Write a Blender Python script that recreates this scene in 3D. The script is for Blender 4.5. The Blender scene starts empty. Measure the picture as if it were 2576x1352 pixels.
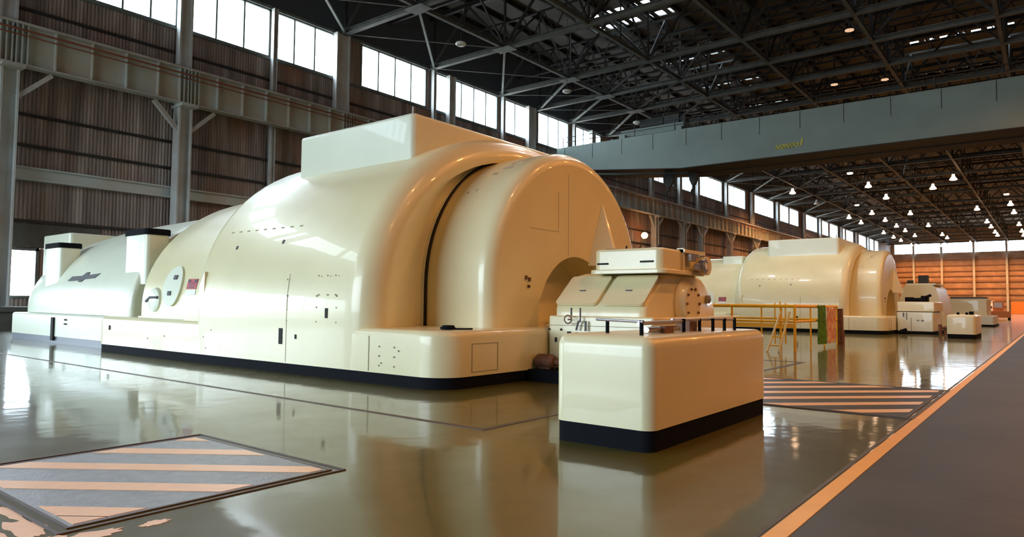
import bpy, bmesh, math, random
from mathutils import Matrix, Vector

# ---------------------------------------------------------------- camera, world, exposure
C = bpy.context.scene.collection
SC = bpy.context.scene
PI = math.pi
FPX, YAW, PITCH, ROLL, EYE = 1738.02, 0.66578, 0.050849, 0.010212, 1.3
fw = Vector((-math.sin(YAW) * math.cos(PITCH), math.cos(YAW) * math.cos(PITCH), math.sin(PITCH)))
r0 = Vector((math.cos(YAW), math.sin(YAW), 0)); u0 = r0.cross(fw)
rt = math.cos(ROLL) * r0 + math.sin(ROLL) * u0
up = -math.sin(ROLL) * r0 + math.cos(ROLL) * u0
cam = bpy.data.cameras.new('camera'); camo = bpy.data.objects.new('camera', cam); C.objects.link(camo)
cam.sensor_fit = 'HORIZONTAL'; cam.sensor_width = 36.0; cam.lens = FPX * 36.0 / 2576.0
cam.clip_start = 0.05; cam.clip_end = 2000
M3 = Matrix((rt, up, -fw)).transposed().to_4x4(); M3.translation = (0, 0, EYE)
camo.matrix_world = M3
SC.camera = camo

SC.view_settings.view_transform = 'Standard'
SC.view_settings.look = 'None'
SC.view_settings.gamma = 1.0
SC.view_settings.use_curve_mapping = False
SC.view_settings.exposure = 0.0
try:
    SC.cycles.use_denoising = True
    SC.cycles.denoiser = 'OPENIMAGEDENOISE'
    SC.cycles.use_light_tree = True
    SC.cycles.max_bounces = 10
    SC.cycles.diffuse_bounces = 5
    SC.cycles.glossy_bounces = 5
    SC.cycles.transparent_max_bounces = 12
    SC.cycles.sample_clamp_indirect = 8.0
    SC.cycles.caustics_reflective = False
    SC.cycles.caustics_refractive = False
except Exception:
    pass

SKY = 18.0            # overcast daylight outside
LAMP, LAMP_NEAR = 5600.0, 3000.0     # sodium high bay lamps, watts: stronger far ones, dimmer near ones
W_ = bpy.data.worlds.new('overcast_sky'); SC.world = W_; W_.use_nodes = True
nt = W_.node_tree; bg = nt.nodes['Background']
tc = nt.nodes.new('ShaderNodeTexCoord'); sp = nt.nodes.new('ShaderNodeSeparateXYZ'); rp = nt.nodes.new('ShaderNodeValToRGB')
nt.links.new(tc.outputs['Generated'], sp.inputs[0]); nt.links.new(sp.outputs['Z'], rp.inputs[0])
rp.color_ramp.elements[0].position = 0.0; rp.color_ramp.elements[0].color = (0.30, 0.30, 0.29, 1)
rp.color_ramp.elements[1].position = 0.03; rp.color_ramp.elements[1].color = (0.80, 0.91, 1.0, 1)
nt.links.new(rp.outputs[0], bg.inputs[0]); bg.inputs[1].default_value = SKY

# hall extents
XL, XR, Y0, Y1, ZD = -38.0, 24.0, -30.0, 230.0, 24.3

def portal(name, loc, rot, sx, sy):
    l = bpy.data.lights.new(name, 'AREA'); l.shape = 'RECTANGLE'; l.size = sx; l.size_y = sy
    l.cycles.is_portal = True
    o = bpy.data.objects.new(name, l); C.objects.link(o); o.location = loc; o.rotation_euler = rot
    return o
# daylight portals lie in the glazing (area light looks along its local -Z)
portal('daylight_left', (XL - 0.3, 100, 17.9), (0, -PI / 2, 0), 3.2, 256)
portal('daylight_left_low', (XL - 0.3, -4, 2.4), (0, -PI / 2, 0), 4.6, 33)
portal('daylight_near', (-22, Y0 - 0.3, 8), (PI / 2, 0, 0), 32, 12)
portal('daylight_far', (-7, Y1 + 0.3, 18.5), (-PI / 2, 0, 0), 60, 3.4)

# ---------------------------------------------------------------- materials
def mat(name, col, rough=0.5, metal=0.0, coat=0.0, var=0.0, vscale=2.0, bump=0.0, bscale=20.0, emit=None, estr=0.0, col2=None, spec=0.5):
    m = bpy.data.materials.new(name); m.use_nodes = True
    n = m.node_tree; b = n.nodes['Principled BSDF']
    b.inputs['Base Color'].default_value = (*col, 1); b.inputs['Roughness'].default_value = rough
    b.inputs['Metallic'].default_value = metal; b.inputs['Coat Weight'].default_value = coat
    b.inputs['Specular IOR Level'].default_value = spec
    if emit:
        b.inputs['Emission Color'].default_value = (*emit, 1); b.inputs['Emission Strength'].default_value = estr
    if var > 0 or col2 or bump > 0:
        g = n.nodes.new('ShaderNodeNewGeometry')
        nz = n.nodes.new('ShaderNodeTexNoise'); nz.inputs['Scale'].default_value = vscale; nz.inputs['Detail'].default_value = 5
        n.links.new(g.outputs['Position'], nz.inputs['Vector'])
        if var > 0 or col2:
            r = n.nodes.new('ShaderNodeValToRGB')
            c2 = col2 or tuple(c * (1 - var) for c in col)
            r.color_ramp.elements[0].position = 0.35; r.color_ramp.elements[0].color = (*c2, 1)
            r.color_ramp.elements[1].position = 0.65; r.color_ramp.elements[1].color = (*col, 1)
            n.links.new(nz.outputs['Fac'], r.inputs[0]); n.links.new(r.outputs[0], b.inputs['Base Color'])
        if bump > 0:
            nb = n.nodes.new('ShaderNodeTexNoise'); nb.inputs['Scale'].default_value = bscale
            n.links.new(g.outputs['Position'], nb.inputs['Vector'])
            bp = n.nodes.new('ShaderNodeBump'); bp.inputs['Strength'].default_value = bump; bp.inputs['Distance'].default_value = 0.02
            n.links.new(nb.outputs['Fac'], bp.inputs['Height']); n.links.new(bp.outputs[0], b.inputs['Normal'])
    return m

M = {}
M['cream'] = mat('cream_paint', (0.74, 0.68, 0.43), 0.30, coat=0.25, var=0.05, vscale=1.3)
M['cream_pale'] = mat('cream_paint_pale', (0.70, 0.735, 0.60), 0.33, coat=0.2, var=0.04, vscale=1.1)
M['black'] = mat('black_base_paint', (0.007, 0.008, 0.011), 0.7, spec=0.05)
M['veilbase'] = mat('veiled_black_base_paint', (0.10, 0.11, 0.14), 0.4)  # black base paint greyed, the veil of glare put into the colour
M['dark'] = mat('dark_opening', (0.010, 0.009, 0.008), 0.8)
M['seam'] = mat('panel_seam', (0.36, 0.33, 0.22), 0.7)
M['gapfill'] = mat('grey_gap_fill', (0.24, 0.22, 0.16), 0.7)
M['steel'] = mat('roof_steel', (0.17, 0.20, 0.20), 0.55, var=0.35, vscale=1.5)
M['darksteel'] = mat('dark_roof_steel', (0.03, 0.03, 0.03), 0.6, var=0.3, vscale=1.5)
M['column'] = mat('column_paint', (0.58, 0.63, 0.65), 0.5, col2=(0.48, 0.46, 0.44), vscale=0.7)
M['girder'] = mat('girder_paint', (0.54, 0.63, 0.65), 0.5, col2=(0.52, 0.48, 0.42), vscale=0.55)
M['crane'] = mat('crane_paint', (0.22, 0.28, 0.26), 0.5, var=0.12, vscale=0.5)
M['rustpipe'] = mat('red_oxide_pipe', (0.30, 0.09, 0.05), 0.6)
M['yellow'] = mat('yellow_rail_paint', (1.0, 0.56, 0.03), 0.4)
M['line'] = mat('orange_line_paint', (0.97, 0.50, 0.09), 0.40, var=0.08, vscale=6)
M['stripe'] = mat('worn_glared_orange_paint', (0.98, 0.62, 0.34), 0.33, var=0.08, vscale=8, spec=0.8)  # orange paint lightened to peach, floor glare put into the colour
M['plate'] = mat('checker_plate', (0.22, 0.235, 0.28), 0.33, var=0.3, vscale=9, bump=0.35, bscale=60, spec=0.8)
M['metal'] = mat('bare_metal', (0.35, 0.33, 0.34), 0.35, metal=0.8)
M['red'] = mat('red_sign', (0.42, 0.06, 0.08), 0.5)
M['white'] = mat('white_sign', (0.75, 0.76, 0.76), 0.5)
M['logo'] = mat('grey_emblem', (0.14, 0.14, 0.15), 0.9, spec=0.1)
M['green'] = mat('green_tarp', (0.11, 0.30, 0.03), 0.7, var=0.6, vscale=9)
M['pink'] = mat('pink_sheet', (0.80, 0.60, 0.44), 0.7, col2=(0.62, 0.22, 0.20), vscale=5)
M['brown'] = mat('brown_crate', (0.20, 0.09, 0.05), 0.7, var=0.5, vscale=6)
M['shadegrime'] = mat('shaded_grimy_steel', (0.035, 0.034, 0.032), 0.7)  # dirty crane underside, near-black because its shade is in the colour too
M['chord'] = mat('shaded_chord_steel', (0.105, 0.118, 0.118), 0.6, var=0.3, vscale=1.5)  # roof steel darkened, shade of the inner roof put into the colour
M['mark'] = mat('yellow_lettering', (0.62, 0.55, 0.06), 0.6)
M['wallend'] = mat('end_wall_sheet', (0.50, 0.32, 0.21), 0.6, var=0.3, vscale=0.6)
M['block'] = mat('dark_concrete', (0.12, 0.12, 0.11), 0.7, var=0.3, vscale=2)
M['lampoff'] = mat('lamp_glass_unlit', (0.75, 0.77, 0.76), 0.25)
M['lampon'] = mat('lamp_glass_lit', (0.9, 0.7, 0.5), 0.3, emit=(1.0, 0.62, 0.36), estr=9.0)
M['lampdim'] = mat('lamp_glass_dim', (0.9, 0.7, 0.5), 0.3, emit=(1.0, 0.62, 0.38), estr=0.8)
M['bulb'] = mat('flood_lamp_lit', (0.9, 0.6, 0.3), 0.3, emit=(1.0, 0.50, 0.22), estr=14.0)
M['orange'] = mat('orange_machine_paint', (0.75, 0.25, 0.04), 0.45)
M['scuff'] = mat('scuffed_paint', (0.30, 0.24, 0.19), 0.6, col2=(0.72, 0.62, 0.45), vscale=14)

def floor_mat():
    m = bpy.data.materials.new('olive_floor_paint'); m.use_nodes = True; n = m.node_tree; b = n.nodes['Principled BSDF']
    g = n.nodes.new('ShaderNodeNewGeometry')
    a = n.nodes.new('ShaderNodeTexNoise'); a.inputs['Scale'].default_value = 0.35; a.inputs['Detail'].default_value = 6
    n.links.new(g.outputs['Position'], a.inputs['Vector'])
    r = n.nodes.new('ShaderNodeValToRGB')
    r.color_ramp.elements[0].position = 0.3; r.color_ramp.elements[0].color = (0.078, 0.068, 0.008, 1)
    r.color_ramp.elements[1].position = 0.7; r.color_ramp.elements[1].color = (0.112, 0.099, 0.016, 1)
    n.links.new(a.outputs['Fac'], r.inputs[0]); n.links.new(r.outputs[0], b.inputs['Base Color'])
    k = n.nodes.new('ShaderNodeTexNoise'); k.inputs['Scale'].default_value = 1.6; k.inputs['Detail'].default_value = 4
    n.links.new(g.outputs['Position'], k.inputs['Vector'])
    mr = n.nodes.new('ShaderNodeMapRange'); mr.inputs[1].default_value = 0.3; mr.inputs[2].default_value = 0.7
    mr.inputs[3].default_value = 0.34; mr.inputs[4].default_value = 0.44
    n.links.new(k.outputs['Fac'], mr.inputs[0]); n.links.new(mr.outputs[0], b.inputs['Roughness'])
    w = n.nodes.new('ShaderNodeTexNoise'); w.inputs['Scale'].default_value = 2.2; w.inputs['Detail'].default_value = 2
    n.links.new(g.outputs['Position'], w.inputs['Vector'])
    bp = n.nodes.new('ShaderNodeBump'); bp.inputs['Strength'].default_value = 0.06; bp.inputs['Distance'].default_value = 0.05
    n.links.new(w.outputs['Fac'], bp.inputs['Height']); n.links.new(bp.outputs[0], b.inputs['Normal'])
    b.inputs['Specular IOR Level'].default_value = 0.2
    b.inputs['Coat Weight'].default_value = 0.75; b.inputs['Coat Roughness'].default_value = 0.07
    n.links.new(bp.outputs[0], b.inputs['Coat Normal'])
    return m
M['floor'] = floor_mat()
M['aisle'] = mat('dark_aisle_floor', (0.030, 0.024, 0.022), 0.44, col2=(0.048, 0.040, 0.038), vscale=0.8, bump=0.12, bscale=5, spec=0.3)

def wall_mat():
    m = bpy.data.materials.new('rusty_corrugated_sheet'); m.use_nodes = True; n = m.node_tree; b = n.nodes['Principled BSDF']
    g = n.nodes.new('ShaderNodeNewGeometry')
    mp = n.nodes.new('ShaderNodeMapping'); mp.inputs['Scale'].default_value = (1, 2.2, 0.18)
    n.links.new(g.outputs['Position'], mp.inputs['Vector'])
    a = n.nodes.new('ShaderNodeTexNoise'); a.inputs['Scale'].default_value = 0.9; a.inputs['Detail'].default_value = 6
    n.links.new(mp.outputs[0], a.inputs['Vector'])
    r = n.nodes.new('ShaderNodeValToRGB')
    e = r.color_ramp.elements
    e[0].position = 0.33; e[0].color = (0.19, 0.155, 0.145, 1)
    e[1].position = 0.72; e[1].color = (0.52, 0.46, 0.44, 1)
    x = e.new(0.52); x.color = (0.32, 0.26, 0.24, 1)
    n.links.new(a.outputs['Fac'], r.inputs[0])
    q = n.nodes.new('ShaderNodeTexNoise'); q.inputs['Scale'].default_value = 0.22; q.inputs['Detail'].default_value = 4
    n.links.new(g.outputs['Position'], q.inputs['Vector'])
    q2 = n.nodes.new('ShaderNodeValToRGB'); q2.color_ramp.elements[0].position = 0.52; q2.color_ramp.elements[1].position = 0.68
    n.links.new(q.outputs['Fac'], q2.inputs[0])
    mx = n.nodes.new('ShaderNodeMix'); mx.data_type = 'RGBA'
    n.links.new(q2.outputs[0], mx.inputs[0]); n.links.new(r.outputs[0], mx.inputs[6]); mx.inputs[7].default_value = (0.36, 0.19, 0.13, 1)
    n.links.new(mx.outputs[2], b.inputs['Base Color']); b.inputs['Roughness'].default_value = 0.6
    return m
M['wall'] = wall_mat()
M['deck'] = mat('roof_deck_sheet', (0.11, 0.10, 0.09), 0.6, var=0.4, vscale=0.5)

def glass_mat():
    m = bpy.data.materials.new('hazy_window_glass'); m.use_nodes = True; n = m.node_tree
    n.nodes.remove(n.nodes['Principled BSDF']); out = n.nodes['Material Output']
    t = n.nodes.new('ShaderNodeBsdfTransparent'); t.inputs[0].default_value = (0.93, 0.96, 0.97, 1)
    g = n.nodes.new('ShaderNodeBsdfGlossy'); g.inputs['Roughness'].default_value = 0.1
    x = n.nodes.new('ShaderNodeMixShader'); x.inputs[0].default_value = 0.06
    n.links.new(t.outputs[0], x.inputs[1]); n.links.new(g.outputs[0], x.inputs[2]); n.links.new(x.outputs[0], out.inputs[0])
    return m
M['glass'] = glass_mat()

# ---------------------------------------------------------------- mesh helpers
class MB:
    def __init__(s): s.v = []; s.f = []
    def add(s, vs, fs):
        k = len(s.v); s.v += [tuple(p) for p in vs]; s.f += [tuple(i + k for i in f) for f in fs]; return s
    def box(s, x0, x1, y0, y1, z0, z1):
        return s.add([(x0, y0, z0), (x1, y0, z0), (x1, y1, z0), (x0, y1, z0), (x0, y0, z1), (x1, y0, z1), (x1, y1, z1), (x0, y1, z1)],
                     [(0, 3, 2, 1), (4, 5, 6, 7), (0, 1, 5, 4), (1, 2, 6, 5), (2, 3, 7, 6), (3, 0, 4, 7)])
    def loft(s, rings, cap0=True, cap1=True, closed=True):
        k = len(s.v); n = len(rings[0])
        for r in rings: s.v += [tuple(p) for p in r]
        m = n if closed else n - 1
        for i in range(len(rings) - 1):
            for j in range(m):
                a = k + i * n + j; b = k + i * n + (j + 1) % n
                s.f.append((a, b, b + n, a + n))
        if cap0: s.f.append(tuple(k + j for j in range(n - 1, -1, -1)))
        if cap1: s.f.append(tuple(k + (len(rings) - 1) * n + j for j in range(n)))
        return s
    def tube(s, p, q, r, n=10, r2=None):
        p = Vector(p); q = Vector(q); d = (q - p).normalized()
        a = Vector((0, 0, 1)) if abs(d.z) < 0.9 else Vector((1, 0, 0))
        u = d.cross(a).normalized(); w = d.cross(u)
        r2 = r if r2 is None else r2
        R = [[c + (u * math.cos(2 * PI * i / n) + w * math.sin(2 * PI * i / n)) * rr for i in range(n)] for c, rr in ((p, r), (q, r2))]
        return s.loft(R)
    def path(s, pts, r, n=10):
        for a, b in zip(pts, pts[1:]): s.tube(a, b, r, n)
        return s
    def beam(s, p, q, w, h):
        """a rectangular bar from p to q, w wide across, h tall"""
        p = Vector(p); q = Vector(q); d = (q - p).normalized()
        a = Vector((0, 0, 1)) if abs(d.z) < 0.95 else Vector((0, 1, 0))
        u = d.cross(a).normalized() * w / 2; v = u.cross(d).normalized() * h / 2
        return s.loft([[c - u - v, c + u - v, c + u + v, c - u + v] for c in (p, q)])
    def ibeam(s, p, q, w, h, t=0.06):
        p = Vector(p); q = Vector(q); d = (q - p).normalized()
        a = Vector((0, 0, 1)) if abs(d.z) < 0.95 else Vector((0, 1, 0))
        v = d.cross(a).normalized().cross(d).normalized()
        s.beam(p + v * (h - t) / 2, q + v * (h - t) / 2, w, t); s.beam(p - v * (h - t) / 2, q - v * (h - t) / 2, w, t)
        return s.beam(p, q, t, h - 2 * t)
    def lathe(s, prof, c, n=20, axis='z'):
        R = []
        for r, h in prof:
            ring = []
            for i in range(n):
                a = 2 * PI * i / n
                if axis == 'z': ring.append((c[0] + r * math.cos(a), c[1] + r * math.sin(a), c[2] + h))
                elif axis == 'x': ring.append((c[0] + h, c[1] + r * math.cos(a), c[2] + r * math.sin(a)))
                else: ring.append((c[0] + r * math.sin(a), c[1] + h, c[2] + r * math.cos(a)))
            R.append(ring)
        return s.loft(R)
    def prism(s, poly, axis, a, b):
        """poly of 2D points extruded along axis from a to b"""
        def P(p, t): return {'x': (t, p[0], p[1]), 'y': (p[0], t, p[1]), 'z': (p[0], p[1], t)}[axis]
        return s.loft([[P(p, a) for p in poly], [P(p, b) for p in poly]])
    def torus(s, c, R, r, axis='z', n=24, m=8):
        rings = []
        for i in range(n + 1):
            a = 2 * PI * i / n; ring = []
            for j in range(m):
                b = 2 * PI * j / m; q = R + r * math.cos(b); h = r * math.sin(b)
                p = {'z': (q * math.cos(a), q * math.sin(a), h), 'y': (q * math.cos(a), h, q * math.sin(a)), 'x': (h, q * math.cos(a), q * math.sin(a))}[axis]
                ring.append((c[0] + p[0], c[1] + p[1], c[2] + p[2]))
            rings.append(ring)
        return s.loft(rings, False, False)

def obj(name, mb, m, parent=None, smooth=None, label=None):
    me = bpy.data.meshes.new(name)
    me.from_pydata(mb.v, [], mb.f); me.validate()
    b = bmesh.new(); b.from_mesh(me); bmesh.ops.recalc_face_normals(b, faces=b.faces); b.to_mesh(me); b.free()
    me.materials.append(m)
    if smooth:
        me.polygons.foreach_set('use_smooth', [True] * len(me.polygons)); me.set_sharp_from_angle(angle=math.radians(smooth))
    o = bpy.data.objects.new(name, me); C.objects.link(o)
    if parent is not None:
        o.parent = parent
    if label: o['label'] = label
    return o
def tag(o, label, cat, group=None):
    o['label'] = label; o['category'] = cat
    if group: o['group'] = group
    return o
def thing(name, label, cat, loc=(0, 0, 0), group=None):
    o = bpy.data.objects.new(name, None); C.objects.link(o); o.location = loc
    o.empty_display_size = 0.2
    return tag(o, label, cat, group)
def struct(name, mb, m, smooth=None):
    o = obj(name, mb, m, None, smooth); o['kind'] = 'structure'; return o
def dup(root, loc, label=None, group=None):
    r = root.copy(); C.objects.link(r); r.location = loc
    if label: r['label'] = label
    if group: r['group'] = group
    for ch in list(root.children):
        c = ch.copy(); C.objects.link(c); c.parent = r
        for g in list(ch.children):
            d = g.copy(); C.objects.link(d); d.parent = c
    return r
ORD = ['first', 'second', 'third', 'fourth', 'fifth', 'sixth', 'seventh', 'eighth', 'ninth', 'tenth', 'eleventh', 'twelfth', 'thirteenth', 'fourteenth',
       'fifteenth', 'sixteenth', 'seventeenth', 'eighteenth', 'nineteenth', 'twentieth', 'twenty-first', 'twenty-second', 'twenty-third', 'twenty-fourth',
       'twenty-fifth', 'twenty-sixth', 'twenty-seventh', 'twenty-eighth', 'twenty-ninth', 'thirtieth']

def rrect(x0, x1, y0, y1, r, n=8):
    """rounded rectangle, ccw"""
    r = max(r, 0.002); P = []
    for cx, cy, a0 in ((x1 - r, y1 - r, 0), (x0 + r, y1 - r, PI / 2), (x0 + r, y0 + r, PI), (x1 - r, y0 + r, 1.5 * PI)):
        for i in range(n + 1):
            a = a0 + PI / 2 * i / n; P.append((cx + r * math.cos(a), cy + r * math.sin(a)))
    return P
def rbox(mb, x0, x1, y0, y1, z0, z1, rv=0.1, rtop=0.05, rbot=0.0):
    S = []
    if rbot > 0:
        for i in range(6):
            a = PI / 2 * i / 6; S.append((z0 + rbot * (1 - math.sin(a)), rbot * (1 - math.cos(a))))
        S.reverse(); S = sorted(S)
    else: S.append((z0, 0))
    if rtop > 0:
        for i in range(7):
            a = PI / 2 * i / 6; S.append((z1 - rtop * (1 - math.sin(a)), rtop * (1 - math.cos(a))))
    else: S.append((z1, 0))
    R = []
    for z, ins in S:
        R.append([(x, y, z) for x, y in rrect(x0 + ins, x1 - ins, y0 + ins, y1 - ins, rv - ins)])
    mb.loft(R); return mb

def arch(yc, a, b, c, z0, n=40, legs=5, e=2.0):
    """outline in (y,z) of a vertical sided arch: up the near side (low y), over the top and down the far side"""
    P = [(yc - a, z0 + (c - z0) * i / legs) for i in range(legs)]
    for i in range(n + 1):
        t = PI - PI * i / n; ct, st = math.cos(t), math.sin(t)
        P.append((yc + a * math.copysign(abs(ct) ** (2 / e), ct), c + b * abs(st) ** (2 / e)))
    P += [(yc + a, z0 + (c - z0) * (legs - 1 - i) / legs) for i in range(legs)]
    return P
def archloft(mb, st, yc, z0, cap0=True, cap1=True, e=2.0):
    """st: list of (x, a, b, c)"""
    mb.loft([[(x, y, z) for y, z in arch(yc, a, b, c, z0, e=e)] for x, a, b, c in st], cap0, cap1)
    return mb
def roundend(x, d, r, a, b, c, n=6):
    """stations of a rounded end at x, growing outward in direction d"""
    S = []
    for i in range(n + 1):
        t = PI / 2 * i / n
        S.append((x + d * r * math.sin(t), a - r * (1 - math.cos(t)), b - r * (1 - math.cos(t)), c))
    return S
def patch(mb, yc, a, b, c, x0, x1, z0, z1, off=0.012, e=2.0, nz=6):
    """a thin plate lying on the near flank of an arched hood between heights z0 and z1"""
    pts = []
    for i in range(nz + 1):
        z = z0 + (z1 - z0) * i / nz
        dz = max(0, (z - c) / b); dy = (1 - min(1, dz ** e)) ** (1 / e)
        y = yc - a * dy
        ny, nz_ = -max(dy, 0.02) ** (e - 1) / a, dz ** (e - 1) / b
        L = math.hypot(ny, nz_); pts.append((y, z, ny / L, nz_ / L))
    o = [[(x0, y + ny * off, z + nn * off), (x1, y + ny * off, z + nn * off), (x1, y - ny * 0.03, z - nn * 0.03), (x0, y - ny * 0.03, z - nn * 0.03)] for y, z, ny, nn in pts]
    return mb.loft(o)
def flank(yc, a, b, c, z, off=0.0, e=2.0):
    dz = max(0, (z - c) / b); dy = (1 - min(1, dz ** e)) ** (1 / e)
    return yc - a * dy - off

# ---------------------------------------------------------------- floor, walls, roof
struct('floor', MB().box(XL, -1.33, Y0, Y1, -0.2, 0.0), M['floor'])
struct('floor_aisle', MB().box(-1.33, XR, Y0, Y1, -0.2, 0.0), M['aisle'])
struct('floor_line', MB().box(-1.33, -1.215, Y0, Y1, 0.0, 0.004), M['line'])
struct('floor_line_edge', MB().box(-1.375, -1.345, Y0, Y1, 0.0, 0.003), M['block'])
# expansion joint round the first machine foundation
struct('floor_joint', MB().box(-36, -4.62, 5.44, 5.51, 0, 0.004).box(-4.69, -4.62, 5.51, 9.3, 0, 0.004), mat('brown_joint', (0.07, 0.04, 0.03), 0.5))

# corrugated left wall with its window band and low opening
WIN = [(-29, -22.5), (-21.5, -13), (-12, -3.5), (-2.5, 5), (6, 9.4), (10.9, 18.0), (18.55, 23.75), (23.95, 28.6), (30.9, 37.3), (38.25, 46.0), (46.75, 50.3), (52.0, 57.2), (58.3, 63.5), (65.5, 72.5),
       (74.5, 81.5), (83.5, 87.3), (89.2, 97.8), (99.4, 107.5), (111.8, 121.4), (123.6, 130.0), (130.6, 136.2), (141.3, 149.4), (151.5, 158.2), (159.5, 166.5),
       (169.8, 173.2), (174.4, 181.6), (184.6, 186.3), (187.7, 195.9), (197.8, 205.4), (206.9, 211.7)]
ZS, ZT = 16.4, 19.42
LOW = (9.0, 11.88, 1.32, 3.68)
DOOR = (-20.0, 4.0, 0.3, 4.6)
def corrugate(mb, y0, y1, z0, z1, x=XL, pitch=0.17, d=0.045):
    P = []; y = y0; k = 0
    while y < y1:
        P += [(x, y), (x, min(y1, y + pitch * 0.3)), (x + d, min(y1, y + pitch * 0.45)), (x + d, min(y1, y + pitch * 0.85))]; y += pitch
    P.append((x, y1))
    k = len(mb.v); n = len(P)
    mb.v += [(p[0], p[1], z0) for p in P] + [(p[0], p[1], z1) for p in P]
    mb.f += [(k + i, k + i + 1, k + n + i + 1, k + n + i) for i in range(n - 1)]
w = MB()
corrugate(w, DOOR[1], Y1, 0, LOW[2]); corrugate(w, DOOR[1], LOW[0], LOW[2], LOW[3]); corrugate(w, LOW[1], Y1, LOW[2], LOW[3])
corrugate(w, DOOR[1], Y1, LOW[3], ZS); corrugate(w, Y0, DOOR[0], 0, ZS); corrugate(w, DOOR[0], DOOR[1], DOOR[3], ZS); corrugate(w, DOOR[0], DOOR[1], 0, DOOR[2]); 
edges = [Y0] + [v for p in WIN for v in p] + [Y1]
for a, b in zip(edges[0::2], edges[1::2]):
    if b - a > 0.05: corrugate(w, a, b, ZS, ZT)
struct('wall_left', w, M['wall'])
struct('trim_6', MB().box(XL - 0.05, XL + 0.03, Y0, Y1, ZT, ZD), mat('haze_blue_panel', (0.09, 0.11, 0.15), 0.7))  # upper wall band, bluish haze above the windows put into its colour
# girts run along the wall
g = MB()
for z in (4.95, 8.5, 9.95, 14.95): g.beam((XL + 0.16, Y0 if z > 8.3 else DOOR[1], z), (XL + 0.16, Y1, z), 0.14, 0.13)
struct('trim_1', g, M['darksteel'])
struct('trim_2', MB().ibeam((XL + 0.3, DOOR[1], 7.15), (XL + 0.3, Y1, 7.15), 0.4, 0.62, 0.08), M['girder'])
struct('trim_3', MB().box(XL - 0.02, XL + 0.1, DOOR[1], 14.5, 3.72, 4.85), M['block'])
struct('trim_4', MB().box(XL - 0.05, XL + 0.22, Y0, Y1, ZS - 0.16, ZS - 0.02).box(XL - 0.05, XL + 0.22, Y0, Y1, ZT, ZT + 0.2), M['steel'])

def window(n, axis, a0, a1, z0, z1, at, bars, m, fw_=0.09):
    """glazed opening in a wall: frame with glazing bars and one pane"""
    root = bpy.data.objects.new('window_%d' % n, None); C.objects.link(root); root['kind'] = 'structure'
    f = MB()
    def bx(p0, p1, q0, q1, t=0.07):
        if axis == 'y': f.box(at - t, at + t, p0, p1, q0, q1)
        else: f.box(p0, p1, at - t, at + t, q0, q1)
    bx(a0, a0 + fw_, z0, z1); bx(a1 - fw_, a1, z0, z1); bx(a0, a1, z0, z0 + fw_); bx(a0, a1, z1 - fw_, z1)
    k = max(1, round((a1 - a0) / bars))
    for i in range(1, k): y = a0 + (a1 - a0) * i / k; bx(y - 0.05, y + 0.05, z0 + fw_, z1 - fw_, 0.04)
    obj('window_frame', f, m, root)
    p = MB()
    if axis == 'y': p.box(at - 0.012, at + 0.012, a0 + 0.02, a1 - 0.02, z0 + 0.02, z1 - 0.02)
    else: p.box(a0 + 0.02, a1 - 0.02, at - 0.012, at + 0.012, z0 + 0.02, z1 - 0.02)
    obj('window_pane', p, M['glass'], root)
    return root
for i, (a, b) in enumerate(WIN): window(i + 1, 'y', a, b, ZS, ZT, XL + 0.02, 1.5, M['steel'])
window(43, 'y', *DOOR, XL, 4.2, M['steel'], 0.2)
window(40, 'y', LOW[0], LOW[1], LOW[2], LOW[3], XL, 4.0, M['steel'], 0.12)

# end walls and right wall
e = MB().box(XL, XR, Y1, Y1 + 0.3, 0, 16.9).box(XL, XR, Y1, Y1 + 0.3, 20.15, ZD + 1).box(XL, -37.0, Y1, Y1 + 0.3, 16.9, 20.15)
struct('wall_far', e, M['wallend'])
ft = MB()
for z in (1.9, 3.4, 5.0, 6.8, 8.6, 10.2, 11.6, 13.2, 14.8): ft.box(XL, XR, Y1 - 0.35, Y1, z, z + 0.55 if z in (3.4, 8.6) else z + 0.3)
struct('trim_5', ft, mat('brown_girt', (0.30, 0.16, 0.09), 0.6))
window(41, 'x', -37.0, XR, 16.9, 20.15, Y1 + 0.1, 2.9, M['steel'])
struct('wall_near', MB().box(XL, XR, Y0 - 0.3, Y0, 0, 2).box(XL, XR, Y0 - 0.3, Y0, 14, ZD + 1).box(-6, XR, Y0 - 0.3, Y0, 2, 14), M['wall'])
window(42, 'x', XL, -6, 2, 14, Y0 - 0.15, 3.0, M['steel'])
struct('wall_right', MB().box(XR, XR + 0.3, Y0, Y1, 0, ZD + 1), M['wall'])

# roof deck with rows of small skylight openings
SKYROWS = [(-29.8, -22.0, y) for y in (46.2, 48.6, 57.0, 59.2, 68.2, 77.9, 88)] + [(-9.4, -1.6, y) for y in (47.0, 57.2, 67.5, 77.5, 88)] + [(-19.5, -12.5, y) for y in (99, 110)]
holes = []
for x0, x1, y in SKYROWS:
    k = 7; st = (x1 - x0) / k
    holes.append([(x0 + i * st, x0 + i * st + st * 0.6, y, y + 0.95) for i in range(k)])
d = MB(); y = Y0
rows = sorted(set(h[0][2] for h in holes))
for yr in rows:
    d.box(XL, XR, y, yr, ZD, ZD + 0.12)
    hs = sorted(q for h in holes if h[0][2] == yr for q in h); x = XL
    for a, b, _, _ in hs: d.box(x, a, yr, yr + 0.95, ZD, ZD + 0.12); x = b
    d.box(x, XR, yr, yr + 0.95, ZD, ZD + 0.12); y = yr + 0.95
d.box(XL, XR, y, Y1, ZD, ZD + 0.12)
ceil = struct('ceiling', d, M['deck'])
for i, h in enumerate(holes):
    p = MB()
    for a, b, c_, e_ in h: p.box(a, b, c_, e_, ZD + 0.04, ZD + 0.06)
    struct('window_%d' % (50 + i), p, M['glass'])
pl = None
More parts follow.
